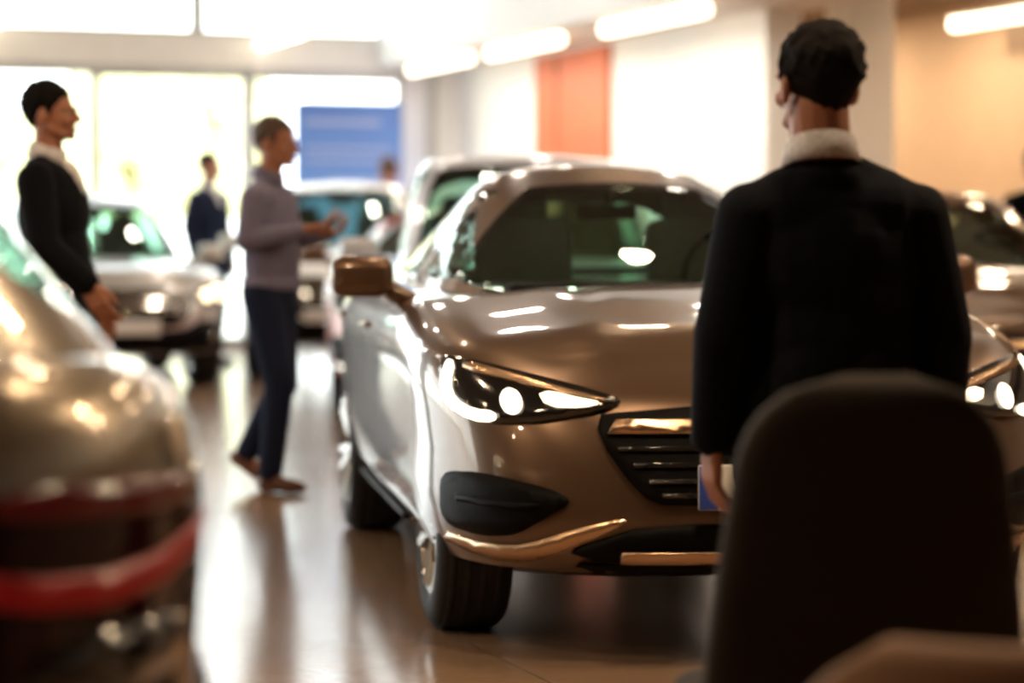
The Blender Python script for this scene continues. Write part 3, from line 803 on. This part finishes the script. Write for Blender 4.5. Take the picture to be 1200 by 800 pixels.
def person(label, loc, rotz, height, J, st, name='person', group=None, fine=True):
    """J: joints over the standing default; local +Y is forward, +X the person's right"""
    t = thing(name, label, 'person', loc, rotz, group)
    k = height/1.78; wx = st.get('wide', 1.0)
    D = dict(hipL=(-.09, 0, .93), hipR=(.09, 0, .93), kneeL=(-.10, .02, .50), kneeR=(.10, .02, .50), ankL=(-.105, -.02, .085), ankR=(.105, -.02, .085),
             shL=(-.178, -.015, 1.385), shR=(.178, -.015, 1.385), elL=(-.245, -.035, 1.16), elR=(.245, -.035, 1.16), wrL=(-.255, .03, .91), wrR=(.255, .03, .91),
             toeL=(-.12, 1, 0), toeR=(.12, 1, 0), hdL=(0, .1, -1), hdR=(0, .1, -1), hnL=(1, .2, 0), hnR=(-1, .2, 0), yaw=0., nod=0., lean=0., curl=.55)
    D.update(J)
    V = {a: Vector(b) for a, b in D.items() if hasattr(b, '__len__')}
    # the upper body leans about the hips
    Rl = Matrix.Rotation(-D['lean'], 3, 'X')
    def up(p): p = Vector(p); q = p-Vector((0, 0, .95)); return Rl @ q+Vector((0, 0, .95))
    for a in ('shL', 'shR', 'elL', 'elR', 'wrL', 'wrR'): V[a] = up(V[a])
    piv = up((D.get('hx', 0), -.005, 1.53))
    Rh = Matrix.Rotation(D['yaw'], 3, 'Z') @ Matrix.Rotation(-D['nod'], 3, 'X') @ Rl.lerp(Matrix.Identity(3), .6)
    hd = lambda p: Rh @ (Vector(p)-Vector((0, -.005, 1.53)))+piv
    S = lambda p: Vector((p[0]*k*wx, p[1]*k, p[2]*k))
    def cap(bm, a, b, ra, rb, seg=14): capsule(bm, S(a), S(b), ra*k, rb*k, seg)
    def ell(bm, c, r, seg=18, rot=None): sphere(bm, S(c), [q*k for q in r], seg, rot)
    vx = .0055 if fine else .009
    # ---- body
    bm = bmesh.new()
    ell(bm, hd((0, -.012, 1.683)), (.074, .096, .092), 24, Rh); ell(bm, hd((0, .028, 1.635)), (.060, .068, .088), 24, Rh)
    ell(bm, hd((0, .052, 1.577)), (.040, .042, .030), 16, Rh)
    for s in (-1, 1):
        cap(bm, hd((s*.050, .0, 1.60)), hd((s*.030, .055, 1.572)), .018, .020, 10)      # jaw
        ell(bm, hd((s*.036, .074, 1.622)), (.022, .018, .022), 12, Rh)                   # cheek
        cap(bm, hd((s*.012, .094, 1.674)), hd((s*.046, .076, 1.672)), .010, .010, 8)     # brow
        ell(bm, hd((s*.080, -.010, 1.640)), (.012, .022, .034), 12, Rh @ Matrix.Rotation(s*.35, 3, 'Z'))
        ell(bm, hd((s*.012, .104, 1.620)), (.009, .010, .008), 8, Rh)
    cap(bm, hd((0, .092, 1.668)), hd((0, .114, 1.628)), .009, .012, 10)
    cap(bm, hd((-.018, .090, 1.592)), hd((.018, .090, 1.592)), .0085, .0085, 8); cap(bm, hd((-.014, .088, 1.582)), hd((.014, .088, 1.582)), .009, .009, 8)
    ell(bm, hd((0, .083, 1.560)), (.018, .016, .015), 10, Rh)
    cap(bm, up((D.get('hx', 0)*.6, -.018, 1.40)), hd((0, -.012, 1.60)), .060+D.get('neck', 0)*.5, .056+D.get('neck', 0))
    cap(bm, up((-.12, -.01, 1.365)), up((.12, -.01, 1.365)), .066, .066); ell(bm, up((0, 0, 1.26)), (.155, .10, .18)); ell(bm, up((0, 0, 1.08)), (.135, .09, .18)); ell(bm, (0, 0, .94), (.15, .10, .12))
    for a in 'LR':
        cap(bm, V['sh'+a], V['el'+a], .047, .038); cap(bm, V['el'+a], V['wr'+a], .038, .027)
        cap(bm, V['hip'+a], V['knee'+a], .075, .052); cap(bm, V['knee'+a], V['ank'+a], .050, .036)
        f = V['toe'+a].normalized(); cap(bm, V['ank'+a]+Vector((0, 0, -.03)), V['ank'+a]+f*.10+Vector((0, 0, -.045)), .034, .028)
        side = 1 if a == 'R' else -1
        d_ = V['hd'+a]; n_ = V['hn'+a]
        lat = d_.cross(n_); want = D.get('thumb'+a, (0, 1, 0))
        hand(bm, S(V['wr'+a]), d_, n_, 1 if lat.dot(Vector(want)) > 0 else -1, D['curl'], k*1.04)
    body = blob('body', bm, vx, st['skin'], t, 3)
    for s in (-1, 1):
        bm = bmesh.new(); ell(bm, hd((s*.032, .0745, 1.656)), (.013, .012, .0115), 14); e = finish('eye', bm, M['eye_white'], t)
        bm = bmesh.new(); ell(bm, hd((s*.032, .0845, 1.656)), (.0058, .004, .0058), 10); finish('iris', bm, M['iris'], e)
    bm = bmesh.new(); cap(bm, hd((-.018, .0955, 1.5885)), hd((.018, .0955, 1.5885)), .0055, .0055, 8); finish('lips', bm, M['lip'], t)
    # ---- hair
    bm = bmesh.new()
    h = st.get('hairv', .012)
    ell(bm, hd((0, -.024, 1.699)), (.076+h*.5, .092+h*.5, .084+h*.6), 28, Rh)
    ell(bm, hd((0, -.050, 1.668)), (.060+h*.4, .060+h*.3, .066), 24, Rh)
    ell(bm, hd((0, .030, 1.728)), (.054+h*.4, .046, .026+h*.5), 20, Rh)
    for s in (-1, 1): cap(bm, hd((s*(.070+h*.2), .012, 1.70)), hd((s*.073, .010, 1.655)), .014, .009, 10)
    rnd = random.Random(len(label)); n_t = 150 if fine else 40
    for _ in range(n_t):          # uneven locks over the cap of hair
        a = rnd.uniform(0, 2*PI); e_ = rnd.uniform(-.35, 1.45)
        d_ = Vector((math.cos(a)*math.cos(e_), math.sin(a)*math.cos(e_), math.sin(e_)))
        if d_.y > .45 and d_.z < .45: continue
        p_ = Vector((0, -.024, 1.699))+Vector((d_.x*(.074+h*.5), d_.y*(.090+h*.5), d_.z*(.082+h*.6)))
        q_ = p_+Vector((rnd.uniform(-.012, .012), rnd.uniform(-.004, .014), -.014))
        cap(bm, hd(p_), hd(q_), .0085, .005, 6)
    for _ in range(n_t//4):       # tapered nape
        x_ = rnd.uniform(-.045, .045); z_ = rnd.uniform(1.600, 1.635)+x_*x_*6
        cap(bm, hd((x_, -.088+abs(x_)*.45, z_+.02)), hd((x_*.95, -.078+abs(x_)*.45, z_-.008)), .011, .005, 6)
    blob('hair', bm, .006 if fine else .009, st['hair'], t, 4)
    # ---- clothes
    bm = bmesh.new(); j = st['top_kind']
    if j == 'jacket':
        ell(bm, up((0, -.005, 1.27)), (.205, .135, .20)); cap(bm, up((-.09, -.015, 1.375)), up((.09, -.015, 1.375)), .100, .100)
        ell(bm, up((D.get('hx', 0)*.7, -.030, 1.450)), (.092, .082, .050))
        for s in (-1, 1):
            cap(bm, up((s*.040, -.028, 1.452)), V['shL' if s < 0 else 'shR']+Vector((-s*.006, 0, .008)), .048, .066)
            cap(bm, up((s*.09, .02, 1.02)), up((s*.105, .01, .80)), .105, .112); cap(bm, up((s*.05, .03, 1.02)), up((s*.06, .03, .80)), .095, .10); cap(bm, up((s*.06, -.03, 1.02)), up((s*.065, -.03, .78)), .10, .105)
        ell(bm, up((0, 0, 1.10)), (.185, .125, .20))
        sl = (.077, .066, .052)
    else:
        ell(bm, up((0, -.005, 1.275)), (.190, .130, .20)); cap(bm, up((-.10, -.015, 1.37)), up((.10, -.015, 1.37)), .094, .094)
        for s in (-1, 1):
            cap(bm, up((s*.04, -.025, 1.452)), V['shL' if s < 0 else 'shR'], .045, .062)
        ell(bm, up((0, .006, 1.10)), (.180, .132, .20)); ell(bm, up((0, .004, .985)), (.180, .132, .085))
        sl = (.070, .056, .042)
    for a in 'LR':
        d = (V['wr'+a]-V['el'+a]).normalized()
        cap(bm, V['sh'+a], V['el'+a], sl[0], sl[1]); cap(bm, V['el'+a], V['wr'+a]-d*.012, sl[1], sl[2])
    blob('jacket' if j == 'jacket' else 'sweater', bm, .008 if fine else .011, st['top'], t, 5)
    bm = bmesh.new()
    c0 = up((D.get('hx', 0)*.8, -.022, 1.475)); n = 28; rings = []
    for (dz, r1, dy) in ((0, .075, 0), (.03, .069, .004), (.058, .064, .008), (.060, .060, .008), (.03, .064, .004), (0, .070, 0)):
        rings.append([bm.verts.new(S(c0+Rl @ Vector((r1*(1+D.get('neck', 0)*12)*math.cos(2*PI*i/n), r1*(1.08+D.get('neck', 0)*12)*math.sin(2*PI*i/n)+dy, dz-.022*(math.sin(2*PI*i/n))-.004)))) for i in range(n)])
    for i in range(len(rings)):
        A = rings[i]; B = rings[(i+1) % len(rings)]
        for q in range(n): bm.faces.new((A[q], A[(q+1) % n], B[(q+1) % n], B[q]))
    finish('shirt_collar', bm, st.get('collar', M['shirt_white']), t)
    if j == 'jacket':
        bm = bmesh.new()          # shirt front and lapels between the jacket edges
        ell(bm, up((0, .028, 1.35)), (.062, .098, .13), 20); o_ = blob('shirt', bm, .010, st.get('collar', M['shirt_white']), t, 3)
    bm = bmesh.new(); ell(bm, (0, 0, .95), (.176, .128, .12))
    for a in 'LR':
        cap(bm, V['hip'+a], V['knee'+a], .100, .074); d = (V['ank'+a]-V['knee'+a]).normalized(); cap(bm, V['knee'+a], V['ank'+a]-d*.015, .073, .060)
    blob('trousers', bm, .008 if fine else .011, st['trousers'], t, 4)
    for a in 'LR':
        bm = bmesh.new(); f = V['toe'+a].normalized(); an = V['ank'+a]; side = f.cross(Vector((0, 0, 1))).normalized(); upv = side.cross(f)
        heel = an-f*.035-upv*.045; ball = an+f*.115-upv*.052; toe = an+f*.165-upv*.056
        cap(bm, heel, ball, .037, .036, 14); cap(bm, ball, toe, .036, .027, 14); cap(bm, an-upv*.01-f*.01, an-upv*.035+f*.05, .043, .036, 12)
        cap(bm, heel-upv*.016, ball-upv*.012, .024, .024, 10); cap(bm, ball-upv*.01, toe-upv*.004, .026, .022, 10)
        blob('shoe', bm, .007, st['shoe'], t, 3)
    return t, V, S
J_STAND = {}
fg = person('man in a dark suit seen from behind, looking at the bronze saloon', (.665, 4.98, 0), math.radians(8), 1.675,
       dict(hx=-.034, yaw=math.radians(15), nod=-.06, neck=.012, shL=(-.178, -.015, 1.362), shR=(.178, -.015, 1.362), elL=(-.236, -.02, 1.10), elR=(.236, -.02, 1.10), wrL=(-.245, .04, .87), wrR=(.25, .04, .87)),
       dict(skin=M['skin_b'], hair=M['hair_dark'], top=M['suit_navy'], top_kind='jacket', trousers=M['suit_navy'], shoe=M['shoe_black'], wide=1.06, hairv=.025))
lm = person('man in a black suit in profile at the left, standing by the tall windows', ((69-600)/285, 2800/285, 0), -PI/2-.12, 1.87,
       dict(wrR=(.235, .19, .985), elR=(.25, .03, 1.13), elL=(-.25, -.03, 1.12), wrL=(-.25, .08, .88), hdR=(-.1, .5, -1), hdL=(.1, .2, -1), lean=-.05),
       dict(skin=M['skin_b'], hair=M['hair_dark'], top=M['suit_black'], top_kind='jacket', trousers=M['suit_black'], shoe=M['shoe_black'], hairv=.014))
wm = person('man in a grey lavender sweater and navy trousers walking, holding a phone out before him', ((316-600)/242, 2800/242, 0), -PI/2-.30, 1.81,
       dict(elR=(.235, -.02, 1.19), wrR=(.15, .22, 1.245), hdR=(-.25, 1, .12), hnR=(-.35, 0, 1), thumbR=(-1, 0, 0),
            elL=(-.24, .0, 1.19), wrL=(-.12, .22, 1.23), hdL=(.45, 1, .1), hnL=(.3, 0, 1), thumbL=(1, 0, 0), curl=.6, nod=.10, yaw=0, lean=.03,
            kneeR=(.10, .09, .51), ankR=(.10, .045, .088), kneeL=(-.095, .03, .50), ankL=(-.10, -.16, .165), toeL=(-.05, 1, -.62), toeR=(.1, 1, 0)),
       dict(skin=M['skin_b'], hair=M['hair_brown'], top=M['lavender'], top_kind='sweater', collar=M['lavender'], trousers=M['trouser_navy'], shoe=M['shoe_brown'], hairv=.006))
tw, Vw, Sw = wm
hp = Sw(Vw['wrR'])+Vector((-.055, .105, .035))
ph = thing('phone', 'dark phone held in the hand of the walking man in lavender', 'phone', tw.matrix_basis @ hp if False else (Matrix.Translation(tw.location) @ Matrix.Rotation(-PI/2-.30, 4, 'Z')) @ hp, -PI/2-.30)
bm = bmesh.new(); box(bm, (0, 0, 0), (.075, .15, .009), Matrix.Rotation(.25, 3, 'X'), .004); pb_ = finish('case', bm, M['phone'], ph)
bm = bmesh.new(); box(bm, Matrix.Rotation(.25, 3, 'X') @ Vector((0, 0, .005)), (.066, .138, .002), Matrix.Rotation(.25, 3, 'X'), .0005); finish('screen', bm, M['screen'], ph)
person('man in a dark navy jacket beside the silver SUV, in front of the bright windows', ((246-600)/2800*22.4, 22.4, 0), -PI/2-.5, 2.0,
       dict(), dict(skin=M['skin_b'], hair=M['hair_dark'], top=M['navy_wool'], top_kind='jacket', trousers=M['suit_navy'], shoe=M['shoe_black']), fine=False)
person('man in a blue navy top seen from behind, facing the blue display board', ((455-600)/2800*24.2, 24.2, 0), .1, 2.02,
       dict(), dict(skin=M['skin_b'], hair=M['hair_brown'], top=M['navy_blue'], top_kind='sweater', collar=M['navy_blue'], trousers=M['suit_navy'], shoe=M['shoe_black'], hairv=.004), fine=False)
person('person in dark clothes cut by the right edge, standing before the tan wall', ((1213-600)/2800*17, 17, 0), .3, 1.86,
       dict(), dict(skin=M['skin_b'], hair=M['hair_brown'], top=M['suit_black'], top_kind='jacket', trousers=M['suit_black'], shoe=M['shoe_black']), fine=False)

# ------------------------------------------------------------------ chairs
M['chair_cloth'] = mat('dark brown grey upholstery', (.030, .023, .018), .85, noise=(160, .25), spec=.2, sheen=.05); M['chair_tan'] = mat('tan brown upholstery', (.24, .125, .065), .75, noise=(160, .2), sheen=.1)
M['leg_dark'] = mat('dark metal leg', (.03, .028, .026), .35, .8)
def slab(bm, half_w, z0, z1, y0, thick, bow, rc):
    """upholstered back: half_w(z), rounded top of radius rc, bowed in plan"""
    nz, nx = 22, 20; G = {}
    for side in (0, 1):
        for i in range(nz+1):
            z = z0+(z1-z0)*i/nz
            h = half_w(z)
            if z > z1-rc: d = (z-(z1-rc))/rc; h -= rc*(1-math.sqrt(max(0, 1-min(d, .995)**2.4)))
            for jx in range(nx+1):
                x = h*math.sin(PI/2*(2*jx/nx-1))
                ex = max(0, 1-abs(2*jx/nx-1)**6)*max(0.0, 1-(i/nz)**14)*(1 if i else 0)
                y = y0+bow*(x/.25)**2-.10*(z-z0)+(thick/2)*(ex**.5)*(1 if side else -1)
                G[side, i, jx] = bm.verts.new((x, y, z))
    for side in (0, 1):
        for i in range(nz):
            for jx in range(nx): bm.faces.new((G[side, i, jx], G[side, i, jx+1], G[side, i+1, jx+1], G[side, i+1, jx]))
    for i in range(nz):
        for jx in (0, nx): bm.faces.new((G[0, i, jx], G[0, i+1, jx], G[1, i+1, jx], G[1, i, jx]))
    for jx in range(nx):
        for i in (0, nz): bm.faces.new((G[0, i, jx], G[0, i, jx+1], G[1, i, jx+1], G[1, i, jx]))
    bmesh.ops.remove_doubles(bm, verts=bm.verts, dist=.0006)
t = thing('chair', 'dark upholstered chair with a tall rounded back, seen from behind at the lower right', 'chair', ((1018-600)/757, 3.70, 0), math.radians(3))
bm = bmesh.new(); slab(bm, lambda z: .262-.075*max(0, (z-.40)/.63)**1.5+.0, .40, 1.035, 0, .085, .05, .15); finish('backrest', bm, M['chair_cloth'], t)
bm = bmesh.new(); box(bm, (0, .27, .44), (.50, .50, .10), None, .045, 3); finish('seat', bm, M['chair_cloth'], t)
for sx_ in (-1, 1):
    for y_ in (.06, .46):
        bm = bmesh.new(); tube(bm, [(sx_*.19, y_, .40), (sx_*.225, y_+(.03 if y_ > .2 else -.03), .0)], [.018, .012], 12); finish('leg', bm, M['leg_dark'], t)
t = thing('tub_chair', 'tan brown low tub chair with a curved back rim, at the bottom right corner', 'chair', ((1225-600)/965, 3.02, 0), 0)
bm = bmesh.new(); n = 44; prof = []
R0, R1 = .215, .285
secs = []
for i in range(n+1):
    a = math.radians(-200+220*i/n); ca, sa = math.cos(a), math.sin(a)
    back = max(0, -sa)
    zt_ = .60+.17*min(1, back*1.4)**.8
    ring = []
    for (r, z) in ((R0, .34), (R0, zt_-.03), (R0+.012, zt_-.008), ((R0+R1)/2, zt_), (R1-.012, zt_-.008), (R1, zt_-.03), (R1-.02, .34)):
        ring.append(bm.verts.new((r*1.12*ca, r*sa, z)))
    secs.append(ring)
for A, B in zip(secs, secs[1:]):
    for q in range(7): bm.faces.new((A[q], A[(q+1) % 7], B[(q+1) % 7], B[q]))
bm.faces.new(secs[0]); bm.faces.new(secs[-1][::-1])
finish('backrest', bm, M['chair_tan'], t)
bm = bmesh.new(); lathe(bm, [(.001, .33), (.22, .33), (.235, .36), (.235, .43), (.215, .46), (.001, .47)], 36, 'Z'); finish('seat', bm, M['chair_tan'], t)
for a in (45, 135, 225, 315):
    bm = bmesh.new(); c_, s_ = math.cos(math.radians(a)), math.sin(math.radians(a)); tube(bm, [(c_*.17, s_*.17, .34), (c_*.23, s_*.23, 0)], [.018, .012], 10); finish('leg', bm, M['leg_dark'], t)
# ------------------------------------------------------------------ camera, world, lights
cd = bpy.data.cameras.new('camera'); cam = bpy.data.objects.new('camera', cd); C.objects.link(cam)
cam.location = (0, 0, HC); cam.rotation_euler = (PI/2, 0, 0)
cd.lens = 84; cd.sensor_width = 36; cd.sensor_fit = 'HORIZONTAL'; cd.shift_y = -128/1200
cd.clip_start = .05; cd.clip_end = 300
cd.dof.use_dof = True; cd.dof.focus_distance = 6.2; cd.dof.aperture_fstop = 84/54
cd.dof.aperture_blades = 0
bpy.context.scene.camera = cam
sc = bpy.context.scene
sc.view_settings.view_transform = 'Standard'; sc.view_settings.exposure = -.35
sc.cycles.use_denoising = True; sc.cycles.filter_width = 2.5
sc.cycles.max_bounces = 8; sc.cycles.transparent_max_bounces = 16; sc.cycles.sample_clamp_indirect = 6
sc.cycles.caustics_reflective = False; sc.cycles.caustics_refractive = False
w = bpy.data.worlds.new('World'); sc.world = w; w.use_nodes = True
nt = w.node_tree; bg = nt.nodes['Background']
tc = nt.nodes.new('ShaderNodeTexCoord'); sx = nt.nodes.new('ShaderNodeSeparateXYZ'); rp = nt.nodes.new('ShaderNodeValToRGB')
rp.color_ramp.elements[0].position = .0; rp.color_ramp.elements[0].color = (.92, .97, .98, 1)
rp.color_ramp.elements[1].position = .35; rp.color_ramp.elements[1].color = (.84, .93, 1, 1)
nt.links.new(tc.outputs['Generated'], sx.inputs[0]); nt.links.new(sx.outputs['Z'], rp.inputs[0]); nt.links.new(rp.outputs[0], bg.inputs[0])
bg.inputs['Strength'].default_value = 8.6

def area(name, loc, rot, size, power, col, shape='RECTANGLE', spread=None):
    l = bpy.data.lights.new(name, 'AREA'); l.shape = shape; l.size = size[0]; l.size_y = size[-1]; l.energy = power; l.color = col
    if spread: l.spread = spread
    o = bpy.data.objects.new(name, l); C.objects.link(o); o.location = loc; o.rotation_euler = rot
    return o
WARM = (1, .72, .45)
# round downlights in the showroom ceiling
k = 0
for v in (4.5, 8.0, 11.5, 15.0, 18.5, 22.0):
    for u in (-7.5, -4.0, -.5, 2.6, 5.2, 7.2):
        area('downlight', room(u, v, ZCEIL-.06), (0, 0, 0), (.2,), 90 if v < 5 else 30, WARM if v < 15 else (1, .88, .74), 'DISK'); k += 1
# warm light over the recess on the right
for v in (15.5, 17.5, 19.5, 21.5, 23.5): area('recess_light', room(10.9, v, 3.38), (0, 0, 0), (.2,), 62, (1, .72, .46), 'DISK')
area('near_light', room(7.8, 19, 2.9), (0, 0, AL), (.12, 9), 150, (1, .9, .75))
